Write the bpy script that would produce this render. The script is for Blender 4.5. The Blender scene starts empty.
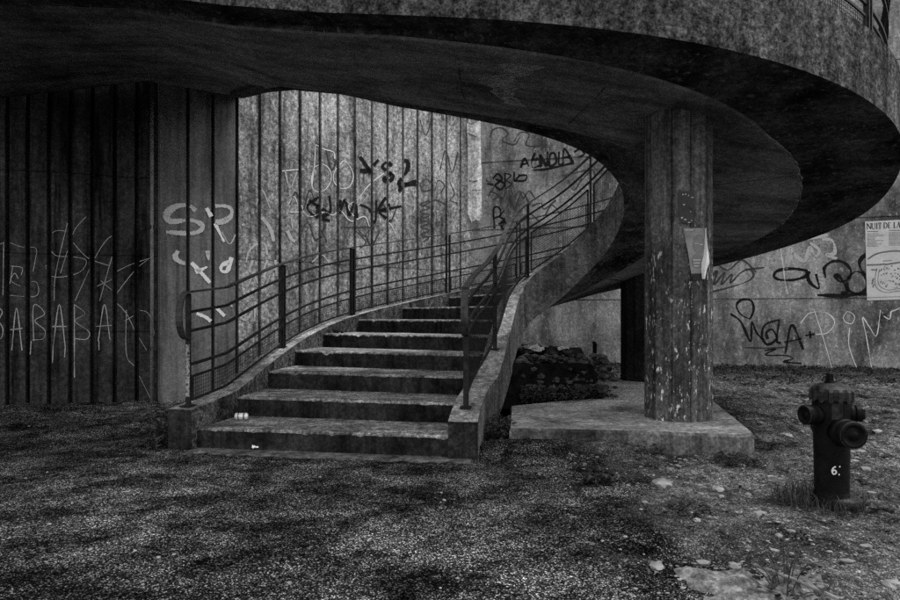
import bpy, bmesh, math, random
import numpy as np
from mathutils import Vector, noise, Matrix
random.seed(7)
SC = bpy.context.scene
COL = SC.collection
F, YH, H = 600.0, 316.6, 1.2            # focal length in photo pixels, horizon row, eye height

# ------------------------------------------------------------------ helpers
def obj(name, verts, faces, mat=None, parent=None, smooth=False, mats=None, fmat=None):
    me = bpy.data.meshes.new(name)
    me.from_pydata([tuple(v) for v in verts], [], faces)
    if mats:
        for m in mats: me.materials.append(m)
        if fmat: me.polygons.foreach_set('material_index', fmat)
    elif mat: me.materials.append(mat)
    if smooth: me.polygons.foreach_set('use_smooth', [True]*len(me.polygons))
    me.update()
    bm = bmesh.new(); bm.from_mesh(me); bmesh.ops.recalc_face_normals(bm, faces=bm.faces); bm.to_mesh(me); bm.free()
    o = bpy.data.objects.new(name, me); COL.objects.link(o)
    if parent: o.parent = parent
    return o
def thing(name, label, cat, group=None):
    o = bpy.data.objects.new(name, None); COL.objects.link(o)
    o['label'] = label; o['category'] = cat
    if group: o['group'] = group
    return o
def tag(o, label, cat, group=None):
    o['label'] = label; o['category'] = cat
    if group: o['group'] = group
    return o
def kind(o, k): o['kind'] = k; return o
class MB:
    def __init__(s): s.v = []; s.f = []
    def add(s, v, f):
        n = len(s.v); s.v += [tuple(a) for a in v]; s.f += [tuple(i+n for i in q) for q in f]
    def box(s, c, ax, ay, az):                     # centre and three half-axis vectors
        c, ax, ay, az = map(Vector, (c, ax, ay, az))
        v = [c+i*ax+j*ay+k*az for k in (-1, 1) for j in (-1, 1) for i in (-1, 1)]
        s.add(v, [(0,1,3,2),(4,6,7,5),(0,4,5,1),(2,3,7,6),(0,2,6,4),(1,5,7,3)])
    def tube(s, pts, r, n=6, cap=True, rect=None):
        pts = [Vector(p) for p in pts]; m = len(pts); V = []
        for i, p in enumerate(pts):
            t = (pts[min(i+1, m-1)]-pts[max(i-1, 0)]).normalized()
            u = Vector((0,0,1)) if abs(t.z) < .95 else Vector((0,1,0))
            a = t.cross(u).normalized(); b = a.cross(t).normalized()
            rr = r[i] if isinstance(r, (list, tuple)) else r
            if rect:
                for (i1, j1) in ((-1,-1),(1,-1),(1,1),(-1,1)): V.append(p+a*i1*rect[0]+b*j1*rect[1])
            else:
                for k in range(n):
                    q = 2*math.pi*k/n; V.append(p+(a*math.cos(q)+b*math.sin(q))*rr)
        if rect: n = 4
        Fc = [(i*n+k, i*n+(k+1) % n, (i+1)*n+(k+1) % n, (i+1)*n+k) for i in range(m-1) for k in range(n)]
        if cap: Fc += [tuple(range(n)), tuple(range((m-1)*n, m*n))]
        s.add(V, Fc)
    def lathe(s, c, axis, prof, n=24):             # prof: (radius, distance along axis)
        c = Vector(c); axis = Vector(axis).normalized()
        u = Vector((0,0,1)) if abs(axis.z) < .9 else Vector((1,0,0))
        a = axis.cross(u).normalized(); b = a.cross(axis); V = []
        for r, h in prof:
            for k in range(n):
                q = 2*math.pi*k/n; V.append(c+axis*h+(a*math.cos(q)+b*math.sin(q))*r)
        m = len(prof)
        Fc = [(i*n+k, i*n+(k+1) % n, (i+1)*n+(k+1) % n, (i+1)*n+k) for i in range(m-1) for k in range(n)]
        Fc += [tuple(range(n)), tuple(range((m-1)*n, m*n))]
        s.add(V, Fc)
    def loft(s, secs, closed=True):
        n = len(secs[0]); V = [p for q in secs for p in q]; m = len(secs)
        Fc = [(i*n+k, i*n+(k+1) % n, (i+1)*n+(k+1) % n, (i+1)*n+k) for i in range(m-1) for k in range(n)]
        Fc += [tuple(range(n)), tuple(range((m-1)*n, m*n))]
        s.add(V, Fc)
    def build(s, name, mat, parent=None, smooth=False): return obj(name, s.v, s.f, mat, parent, smooth)

# ------------------------------------------------------------------ materials
def newmat(name):
    m = bpy.data.materials.new(name); m.use_nodes = True
    nt = m.node_tree; b = nt.nodes['Principled BSDF']
    return m, nt, b
def N(nt, t, **kw):
    n = nt.nodes.new(t)
    for k, v in kw.items():
        if k in n.inputs: n.inputs[k].default_value = v
        else: setattr(n, k, v)
    return n
def ramp(nt, src, stops):
    r = nt.nodes.new('ShaderNodeValToRGB'); e = r.color_ramp.elements
    while len(e) < len(stops): e.new(.5)
    for i, (p, c) in enumerate(stops): e[i].position = p; e[i].color = (c, c, c, 1)
    nt.links.new(src, r.inputs['Fac']); return r.outputs['Color']
def noise_n(nt, vec, scale, detail=6, rough=.6, sc=(1,1,1), rot=(0,0,0)):
    mp = N(nt, 'ShaderNodeMapping'); mp.inputs['Scale'].default_value = sc; mp.inputs['Rotation'].default_value = rot
    nt.links.new(vec, mp.inputs['Vector'])
    n = N(nt, 'ShaderNodeTexNoise'); n.inputs['Scale'].default_value = scale; n.inputs['Detail'].default_value = detail; n.inputs['Roughness'].default_value = rough
    nt.links.new(mp.outputs['Vector'], n.inputs['Vector']); return n.outputs['Fac']
def mix(nt, a, b, fac, mode='MULTIPLY'):
    m = nt.nodes.new('ShaderNodeMix'); m.data_type = 'RGBA'; m.blend_type = mode
    for sock, v in ((m.inputs[6], a), (m.inputs[7], b)):
        if isinstance(v, (int, float)): sock.default_value = (v, v, v, 1)
        else: nt.links.new(v, sock)
    if isinstance(fac, (int, float)): m.inputs[0].default_value = fac
    else: nt.links.new(fac, m.inputs[0])
    return m.outputs[2]
def concrete(name, base, streak=.6, blotch=.7, grain=.5, pits=.5, speck=.5, flecks=0, lines=(), bump=.35, light=0, rough=.9, board=None, big=.9, ss=(5,5,.35)):
    m, nt, b = newmat(name)
    co = nt.nodes.new('ShaderNodeTexCoord').outputs['Object']
    c = ramp(nt, noise_n(nt, co, big, 5, .62), [(.3, 1-blotch), (.52, .9), (.72, 1.25)])
    c = mix(nt, base, c, 1)
    st = ramp(nt, noise_n(nt, co, 1.6, 6, .65, ss), [(.34, 1-streak), (.55, 1.0), (.75, 1.2)])
    c = mix(nt, c, st, 1)
    g = ramp(nt, noise_n(nt, co, 45, 4, .7), [(.3, 1-grain), (.5, 1), (.72, 1+grain)])
    c = mix(nt, c, g, 1)
    g2 = ramp(nt, noise_n(nt, co, 17, 6, .8), [(.36, 1-speck), (.5, .95), (.64, 1+speck*1.3)])
    c = mix(nt, c, g2, 1)
    if pits:
        v = N(nt, 'ShaderNodeTexVoronoi'); v.inputs['Scale'].default_value = 26; nt.links.new(co, v.inputs['Vector'])
        pm = ramp(nt, v.outputs['Distance'], [(.06, 1-pits), (.16, 1)])
        msk = ramp(nt, noise_n(nt, co, 2.3, 3), [(.48, 0), (.6, 1)])
        c = mix(nt, c, pm, msk)
    if light:
        lm = ramp(nt, noise_n(nt, co, 9, 8, .75, (1.6,1.6,.7)), [(.56, 0), (.66, light)])
        c = mix(nt, c, base*2.3, lm, 'MIX')
    if flecks:
        fm = ramp(nt, noise_n(nt, co, 24, 6, .7, (1.2,1.2,.45)), [(.585, 0), (.62, flecks)])
        zz = N(nt, 'ShaderNodeSeparateXYZ'); nt.links.new(co, zz.inputs[0])
        zd = N(nt, 'ShaderNodeMath', operation='MULTIPLY'); nt.links.new(zz.outputs['Z'], zd.inputs[0]); zd.inputs[1].default_value = .3
        fm = mix(nt, fm, ramp(nt, zd.outputs[0], [(.1, 1), (.45, .75), (.72, 0)]), 1)
        fm = mix(nt, fm, ramp(nt, noise_n(nt, co, 3.5, 3), [(.38, 0), (.5, 1)]), 1)
        c = mix(nt, c, .62, fm, 'MIX')
    for z0 in lines:
        s = N(nt, 'ShaderNodeSeparateXYZ'); nt.links.new(co, s.inputs[0])
        w = N(nt, 'ShaderNodeMath', operation='MULTIPLY_ADD'); nt.links.new(noise_n(nt, co, 3, 3), w.inputs[0]); w.inputs[1].default_value = .05; nt.links.new(s.outputs['Z'], w.inputs[2])
        a = N(nt, 'ShaderNodeMath', operation='SUBTRACT'); nt.links.new(w.outputs[0], a.inputs[0]); a.inputs[1].default_value = z0+.025
        ab = N(nt, 'ShaderNodeMath', operation='ABSOLUTE'); nt.links.new(a.outputs[0], ab.inputs[0])
        c = mix(nt, c, ramp(nt, ab.outputs[0], [(.004, .45), (.016, 1)]), 1)
    if board:                                         # formwork board marks along one axis
        wv = N(nt, 'ShaderNodeTexNoise'); mp = N(nt, 'ShaderNodeMapping'); mp.inputs['Scale'].default_value = board
        nt.links.new(co, mp.inputs[0]); nt.links.new(mp.outputs[0], wv.inputs['Vector']); wv.inputs['Scale'].default_value = 3; wv.inputs['Detail'].default_value = 4
        c = mix(nt, c, ramp(nt, wv.outputs['Fac'], [(.32, .55), (.5, 1), (.7, 1.35)]), .8)
    nt.links.new(c, b.inputs['Base Color']); b.inputs['Roughness'].default_value = rough
    b.inputs['Specular IOR Level'].default_value = .02
    bp = N(nt, 'ShaderNodeBump'); bp.inputs['Strength'].default_value = bump; bp.inputs['Distance'].default_value = .02
    h = mix(nt, noise_n(nt, co, 30, 8, .75), noise_n(nt, co, 5, 6, .6), .5, 'MIX')
    nt.links.new(h, bp.inputs['Height']); nt.links.new(bp.outputs['Normal'], b.inputs['Normal'])
    return m
def plain(name, base, rough=.6, metal=0, var=.35, scale=12, bump=.15, spec=.06):
    m, nt, b = newmat(name)
    co = nt.nodes.new('ShaderNodeTexCoord').outputs['Object']
    c = mix(nt, base, ramp(nt, noise_n(nt, co, scale, 7, .7), [(.32, 1-var), (.5, 1), (.7, 1+var)]), 1)
    nt.links.new(c, b.inputs['Base Color']); b.inputs['Roughness'].default_value = rough; b.inputs['Metallic'].default_value = metal
    b.inputs['Specular IOR Level'].default_value = spec
    if bump:
        bp = N(nt, 'ShaderNodeBump'); bp.inputs['Strength'].default_value = bump; bp.inputs['Distance'].default_value = .01
        nt.links.new(noise_n(nt, co, scale*4, 6, .7), bp.inputs['Height']); nt.links.new(bp.outputs['Normal'], b.inputs['Normal'])
    return m
def paint(name, base, wear=.5, scale=9):
    m, nt, b = newmat(name)
    co = nt.nodes.new('ShaderNodeTexCoord').outputs['Object']
    b.inputs['Base Color'].default_value = (base, base, base, 1); b.inputs['Roughness'].default_value = .8; b.inputs['Specular IOR Level'].default_value = .05
    al = ramp(nt, noise_n(nt, co, scale, 8, .75), [(max(0, wear-.18), 0), (min(1, wear+.06), 1)])
    nt.links.new(al, b.inputs['Alpha'])
    return m

M = {}
M['wall_ribbed'] = concrete('ribbed concrete', .31, .7, .75, .6, .6, speck=.7, light=.6, lines=(2.05,))
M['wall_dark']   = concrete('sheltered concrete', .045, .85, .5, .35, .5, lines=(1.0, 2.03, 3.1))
M['wall_plain']  = concrete('panel concrete', .29, .65, .85, .5, .4, speck=.35, light=.45, big=.7, ss=(1.5,1.5,.3))
M['soffit']      = concrete('soffit concrete', .2, .6, .8, .3, .3, speck=.3, bump=.3, ss=(.6,3,3), light=.25)
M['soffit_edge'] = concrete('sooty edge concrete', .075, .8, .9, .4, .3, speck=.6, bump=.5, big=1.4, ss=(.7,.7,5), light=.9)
M['fascia']      = concrete('weathered fascia concrete', .08, .7, .7, .9, .7, speck=.9, bump=.7, light=.45, big=1.5, ss=(4,4,.7))
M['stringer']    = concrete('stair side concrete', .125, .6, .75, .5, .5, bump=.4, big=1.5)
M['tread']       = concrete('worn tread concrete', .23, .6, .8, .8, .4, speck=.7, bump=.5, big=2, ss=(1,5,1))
M['riser']       = concrete('shaded riser concrete', .028, .6, .8, .5, .4, bump=.4, big=2.5, light=.12)  # near-black tone puts the shade of the risers into their colour
M['coping']      = concrete('pale coping concrete', .28, .5, .6, .6, .4, bump=.4, big=2)  # paler than the parapet sides, for their tops and the mortar lip
M['column']      = concrete('column concrete', .095, .7, .6, .35, .3, flecks=1, board=(9,9,.25), bump=.3)
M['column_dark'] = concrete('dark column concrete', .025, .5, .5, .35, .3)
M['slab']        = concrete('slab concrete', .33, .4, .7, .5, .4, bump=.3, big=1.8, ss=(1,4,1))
M['rail']  = plain('dark painted steel', .02, .5, .3, .6, 14)
M['railtop'] = plain('worn handrail steel', .045, .42, .4, .7, 9)
M['wire']  = plain('galvanised wire', .012, .7, .1, .4, 20, 0)
M['iron']  = plain('hydrant paint', .006, .42, 0, .6, 16, .35, .05)
M['iron_worn'] = plain('worn cast rim', .025, .45, .4, .8, 22, .4)
M['white'] = plain('white paper', .7, .8, 0, .2, 6, 0)
M['paper'] = plain('poster paper', .5, .75, 0, .15, 5, .05)
M['paper_grey'] = plain('grey poster paper', .2, .7, 0, .3, 8, .05)
M['ink']   = plain('poster ink', .03, .8, 0, .2, 8, 0)
M['ink_soft'] = plain('faded poster ink', .16, .8, 0, .2, 8, 0)
M['board'] = concrete('pale weathered board', .62, .5, .4, .3, .2, bump=.3, big=2.5)
M['leaf']  = plain('weed leaf', .055, .55, 0, .6, 5, 0)
M['leaf_dark'] = plain('dark leaf', .022, .6, 0, .6, 5, 0)
M['grass'] = plain('dry grass', .05, .7, 0, .6, 5, 0)
M['twig']  = plain('twig', .05, .8, 0, .5, 9, 0)
M['soil']  = plain('shade-black earth', .006, 1, 0, .7, 10, 1, 0)  # so dark that the colour carries the deep shade under the stairs
M['stone'] = plain('limestone gravel', .15, .9, 0, .7, 4, .3, .2)
M['stone_light'] = plain('pale stone', .2, .85, 0, .4, 8, .4, .2)
M['can']   = plain('drink can print', .62, .35, .3, .25, 20, 0)
M['can_dark'] = plain('drink can stripe', .18, .4, .3, .25, 20, 0)
M['spray_white'] = paint('white spray paint', .62, .32)
M['spray_thin'] = paint('white paint pen', .62, .26, 5)
M['spray_grey'] = paint('faded white spray', .42, .42)
M['spray_dim'] = paint('thin pale line', .34, .27, 5)
M['spray_black'] = paint('black spray paint', .012, .28)
M['spray_faint'] = paint('faded black spray', .05, .42)

# ground: asphalt with loose grit, turning to dirt on the right and along the wall
m, nt, b = newmat('asphalt and dirt'); M['ground'] = m
co = nt.nodes.new('ShaderNodeTexCoord').outputs['Object']
big = ramp(nt, noise_n(nt, co, .55, 6, .65), [(.40, .5), (.5, .9), (.62, 1.35)])
mid = ramp(nt, noise_n(nt, co, 3.1, 6, .7), [(.34, .35), (.52, 1.0), (.7, 1.6)])
c = mix(nt, .027, big, 1); c = mix(nt, c, mid, 1)
v = N(nt, 'ShaderNodeTexVoronoi'); v.inputs['Scale'].default_value = 160; nt.links.new(co, v.inputs['Vector'])
sp = N(nt, 'ShaderNodeSeparateColor'); nt.links.new(v.outputs['Color'], sp.inputs[0])
grit = ramp(nt, sp.outputs[0], [(.0, .2), (.55, .7), (.8, 2.2), (.93, 10)])
c = mix(nt, c, grit, 1)
v2 = N(nt, 'ShaderNodeTexVoronoi'); v2.inputs['Scale'].default_value = 210; nt.links.new(co, v2.inputs['Vector'])
sp2 = N(nt, 'ShaderNodeSeparateColor'); nt.links.new(v2.outputs['Color'], sp2.inputs[0])
c = mix(nt, c, ramp(nt, sp2.outputs[0], [(.0, .4), (.6, .9), (.95, 2.6)]), 1)
wet = ramp(nt, noise_n(nt, co, 1.5, 13, .82, (1, 1.4, 1)), [(.44, .22), (.54, 1)])
c = mix(nt, c, wet, 1)
att = N(nt, 'ShaderNodeAttribute', attribute_name='dirt')
dc = mix(nt, .062, ramp(nt, noise_n(nt, co, 1.7, 12, .8), [(.40, .12), (.5, .8), (.60, 1.7)]), 1)
dc = mix(nt, dc, ramp(nt, noise_n(nt, co, 22, 6, .8), [(.34, .35), (.5, .9), (.66, 2.0)]), 1)
dc = mix(nt, dc, ramp(nt, sp.outputs[1], [(.0, .5), (.7, .9), (.93, 3.2)]), 1)
c = mix(nt, c, dc, att.outputs['Fac'], 'MIX')
nt.links.new(c, b.inputs['Base Color']); b.inputs['Roughness'].default_value = 1; b.inputs['Specular IOR Level'].default_value = 0
bp = N(nt, 'ShaderNodeBump'); bp.inputs['Strength'].default_value = .9; bp.inputs['Distance'].default_value = .012
nt.links.new(mix(nt, v.outputs['Distance'], noise_n(nt, co, 60, 6, .7), .5, 'MIX'), bp.inputs['Height']); nt.links.new(bp.outputs['Normal'], b.inputs['Normal'])

# ------------------------------------------------------------------ the curve of the staircase
KN = np.arange(0, 27, 2.0)
LK = np.array([[-2.46,4.8],[-2.16,6.1],[-1.97,7.62],[-1.42,9.28],[-.02,10.55],[1.56,11.04],[3.05,10.68],[4.3,9.59],[4.97,8.12],[4.68,6.73],[3.82,5.6],[2.48,5.0],[.84,4.93],[-1.01,5.2]])
RK = np.array([[-.06,4.48],[.07,5.65],[.35,6.76],[.59,7.85],[.86,8.55],[1.44,8.75],[1.95,8.65],[2.31,8.36],[2.49,8.03],[2.49,7.7],[2.24,7.44],[1.74,7.2],[.8,7.03],[-.59,6.94]])
def spline(P):
    n = len(P); h = 2.0; A = np.zeros((n, n)); b = np.zeros((n, 2)); A[0,0] = A[-1,-1] = 1
    for j in range(1, n-1):
        A[j,j-1] = h/6; A[j,j] = 2*h/3; A[j,j+1] = h/6; b[j] = (P[j+1]-2*P[j]+P[j-1])/h
    Mm = np.linalg.solve(A, b)
    def f(s):
        s = min(max(s, 0), 26); j = min(int(s//h), n-2); a = (KN[j+1]-s)/h; c = (s-KN[j])/h
        return a*P[j]+c*P[j+1]+((a**3-a)*Mm[j]+(c**3-c)*Mm[j+1])*h*h/6
    return f
Lf, Rf = spline(LK), spline(RK)
def nrm(f, s):
    t = f(min(s+.02, 26))-f(max(s-.02, 0)); t = t/np.linalg.norm(t); return np.array([-t[1], t[0]])
TH = .25
def Lo(s, d=TH): return Lf(s)+nrm(Lf, s)*d          # outwards from the outer side
def Ro(s, d=TH): return Rf(s)-nrm(Rf, s)*d          # towards the eye of the spiral
def zs(s): return .1927*s-.0023*max(s-8, 0)**2
def topL(s): return zs(s)+.069+float(np.interp(s, [.9, 2, 5], [.12, -.006, 0]))
def topR(s): return zs(s)+.069+float(np.interp(s, [.9, 1.6, 2.5, 3.5, 5, 7], [.08, .02, -.06, -.18, -.04, 0]))
def V3(p, z): return Vector((float(p[0]), float(p[1]), z))
def proj(p): return 450+F*p[0]/p[1], YH-F*(p[2]-H)/p[1]

# landing that carries on to the west: outer and inner bottom edges
WO = [(-1.01,5.2-.0,3.71),(-1.75,5.13,3.80),(-2.7,5.25,3.95),(-4.2,5.42,4.08),(-6,5.5,4.1),(-10,5.5,4.1)]
WI = [(-.59,6.94,3.71),(-1.25,7.0,3.79),(-1.85,7.1,3.88),(-2.3,7.5,4.0),(-2.75,8.2,4.2),(-3.06,8.80,4.40)]

stair = thing('spiral_staircase', 'curving concrete staircase with steel railings that rises behind the column and sweeps overhead', 'staircase')
S0, S1 = .9, 26.0
ss = [S0+(S1-S0)*i/200 for i in range(201)]
# side walls (outer and inner) as lofted solids
def stringer(top, inner, outer, west, name):
    secs = []
    for s in ss:
        zt = top(s); zb = max(-.15, zs(s)-.553)
        a, c = inner(s), outer(s)
        secs.append([V3(a, zb), V3(a, zt), V3(c, zt), V3(c, zb)])
    mb = MB(); mb.loft(secs); return mb
mo = stringer(topL, Lf, Lo, None, 'o'); mi = stringer(topR, Rf, Ro, None, 'i')
# westward parapets
po = [(Lo(26), zs(26)-.553, topL(26))]
we = [(-1.9,5.0),(-2.9,5.02),(-4.3,5.17),(-6.0,5.25),(-10,5.25)]
wz = [3.80,3.93,4.05,4.1,4.1]
secs = []
pts = [np.array(Lo(26))]+[np.array(p) for p in we]; zz = [zs(26)-.553]+wz
for p, z in zip(pts, zz): secs.append([V3(p+np.array([.02,TH]), z), V3(p+np.array([.02,TH]), z+.64), V3(p, z+.64), V3(p, z)])
mo.loft(secs)
secs = []
WIx = [np.array(Rf(26)),np.array([-1.25,6.78]),np.array([-1.95,6.9]),np.array([-2.45,7.35]),np.array([-2.92,8.08]),np.array([-3.2,8.68])]
WIo = [np.array(Ro(26))]+[np.array(p[:2]) for p in WI[1:]]
for i in range(6):
    z = [3.712,3.79,3.88,4.0,4.2,4.4][i]
    secs.append([V3(WIx[i], z), V3(WIx[i], z+.64), V3(WIo[i], z+.64), V3(WIo[i], z)])
mi.loft(secs)
def sooty(o):  # tone by facing: dark undersides, pale tops, low front ends like the risers
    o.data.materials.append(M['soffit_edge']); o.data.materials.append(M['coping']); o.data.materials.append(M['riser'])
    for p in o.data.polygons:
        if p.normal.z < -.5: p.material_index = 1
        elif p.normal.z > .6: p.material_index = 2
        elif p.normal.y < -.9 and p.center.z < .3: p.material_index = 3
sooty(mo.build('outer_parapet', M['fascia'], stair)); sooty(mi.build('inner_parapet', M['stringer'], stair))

# soffit between them: a central shell and two sooty outer bands
def cross(po_, pi_, zo, zi, t, sag):
    p = po_*(1-t)+pi_*t; z = zo*(1-t)+zi*t
    return V3(p, z-sag)
def taper(t, f):                        # the sooty bands narrow as the deck straightens out
    a = .27*(1-f)+.006*f; c = .80*(1-f)+.97*f
    return t/.27*a if t <= .27 else (a+(t-.27)/.53*(c-a) if t < .80 else c+(t-.80)/.2*(1-c))
def band(ts, sags, mat, name, thick=.22):
    mb = MB(); secs = []
    for s in [2.9+(26-2.9)*i/140 for i in range(141)]:
        o_, i_ = Lf(s), Rf(s); z = zs(s)-.551
        f_ = float(np.interp(s, [20.5, 25.5], [0, 1]))
        low = [cross(o_, i_, z, z, taper(t, f_), g) for t, g in zip(ts, sags)]
        secs.append(low+[V3((p.x, p.y), z+thick) for p in reversed(low)])
    mb.loft(secs)
    # landing
    W = []
    oo = [Lf(26)]+[np.array([p[0]+.02, p[1]+TH]) for p in we]; zo_ = [zs(26)-.551]+[z+.002 for z in wz]
    ii = [Rf(26), np.array([-1.95,6.9]), np.array([-3.2,8.68]), np.array([-4.1,8.14]), np.array([-5.7,7.72]), np.array([-10.3,6.45])]
    zi_ = [zs(26)-.551, 3.882, 4.402, 4.40, 4.02, 3.2]
    for k in range(6):
        low = []
        for t, g in zip(ts, sags):
            t = taper(t, 1)
            z = zo_[k]*(1-t)+zi_[k]*t
            if k >= 3: z = zo_[k]+(zi_[k]-zo_[k])*max(0, (t-.35)/.65)
            q = oo[k]*(1-t)+ii[k]*t; low.append(V3(q, z-g*(1 if k < 2 else .3)))
        W.append(low+[V3((p.x, p.y), max(zo_[k], zi_[k])+thick) for p in reversed(low)])
    mb.loft(W)
    return mb.build(name, mat, stair)
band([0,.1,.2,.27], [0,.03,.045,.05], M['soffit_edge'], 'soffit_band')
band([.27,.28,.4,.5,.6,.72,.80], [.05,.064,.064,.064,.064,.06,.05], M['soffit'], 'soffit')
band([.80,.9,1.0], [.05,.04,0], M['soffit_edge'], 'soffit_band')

st = MB(); rows = []
for k in range(25):
    t = .18+.5*k/24; s = 24.15+.28*math.sin(k*.13)+.1*noise.noise(Vector((k*.3, 0, 0))); w = .16+.16*noise.noise(Vector((k*.35, 5, 0)))
    rows.append([cross(Lf(q), Rf(q), zs(q)-.551, zs(q)-.551, t, .068) for q in (s-w, s-w/2, s, s+w/2, s+w)])
st.add([p for r in rows for p in r], [(k*5+j, k*5+j+1, k*5+j+6, k*5+j+5) for k in range(24) for j in range(4)])
st.build('lime_stain', paint('lime stain', .36, .54, 11), stair)
for s in (12.6, 14.6, 16.7, 18.9, 21.6, 23.2, 24.9):
    mb = MB(); mb.tube([cross(Lf(s+.05*noise.noise(Vector((t*6, s, 0)))), Rf(s), zs(s)-.551, zs(s)-.551, t, .0655) for t in np.linspace(.29, .78, 30)], .0045, 5); mb.build('formwork_seam', M['soffit_edge'], stair)
mb = MB(); cr = []                       # ragged lip of mortar between the two
for k in range(700):
    s = 14.5+7.5*k/699; t = .272+.012*noise.noise(Vector((k*.05, 1, 0)))+.002*noise.noise(Vector((k*.31, 7, 0)))
    p = Lf(s)*(1-t)+Rf(s)*t; cr.append(V3(p, zs(s)-.551-.056-.004*noise.noise(Vector((k*.2, 3, 3)))))
mb.tube(cr, [.005+.011*abs(noise.noise(Vector((k*.17, 0, 9)))) for k in range(700)], 5); mb.build('mortar_lip', M['coping'], stair)
# steps: each a wedge of its own, tread slab lighter than its riser, whose colour is darkened for shade
for i in range(1, 26):
    z = zs(i); zb = max(-.1, zs(i)-.26); n = 10 if i < 10 else 4
    a = [Lf(i+1.0*k/n*1.04) for k in range(n+1)]; c = [Rf(i+1.0*k/n*1.04) for k in range(n+1)]
    # nose line with slight wear
    nose = [(a[0]*(1-t)+c[0]*t) for t in np.linspace(.003, .997, 64)]
    back = [(a[-1]*(1-t)+c[-1]*t) for t in np.linspace(.003, .997, 64)]
    mids = [[(a[k]*(1-t)+c[k]*t) for t in np.linspace(.003, .997, 64)] for k in range(n+1)]
    V, Fc, fm = [], [], []
    rng = random.Random(i)
    wear = [0.004*noise.noise(Vector((k*.45, i*3.3, 0)))-.006*max(0, noise.noise(Vector((k*1.1, i*7.7, 4))) ) for k in range(64)]
    chip = [.07*max(0, noise.noise(Vector((k*.3, i*5.1, 2)))-.34)+.02*max(0, noise.noise(Vector((k*.9, i*2.1, 8)))-.12) for k in range(64)]
    t_dir = (Lf(i+.1)-Lf(i)); t_dir = t_dir/np.linalg.norm(t_dir)
    rows = []
    rows.append([V3(p, zb) for p in nose])
    rows.append([V3(p, z-.022-chip[k]) for k, p in enumerate(nose)])
    rows.append([V3(p+t_dir*chip[k]*.8, z-.010+wear[k]-chip[k]*.7) for k, p in enumerate(nose)])
    rows.append([V3(p+t_dir*(.016+chip[k]*1.3), z+wear[k]*.5) for k, p in enumerate(nose)])
    for kk in range(1, n+1): rows.append([V3(p, z+.003*noise.noise(Vector((p[0]*4, p[1]*4, i)))) for p in mids[kk]])
    rows.append([V3(p, zb) for p in back])
    for r_ in rows: V += r_
    R_ = len(rows)
    for r in range(R_-1):
        for k in range(63):
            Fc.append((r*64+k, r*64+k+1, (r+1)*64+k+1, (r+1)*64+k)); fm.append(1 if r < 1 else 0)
    Fc.append(tuple(range((R_-1)*64, R_*64))+tuple(reversed(range(64)))); fm.append(1)
    Fc.append(tuple(r*64 for r in range(R_))); fm.append(1); Fc.append(tuple(r*64+63 for r in range(R_))); fm.append(1)
    obj('step', V, Fc, None, stair, False, [M['tread'], M['riser']], fm)

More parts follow.
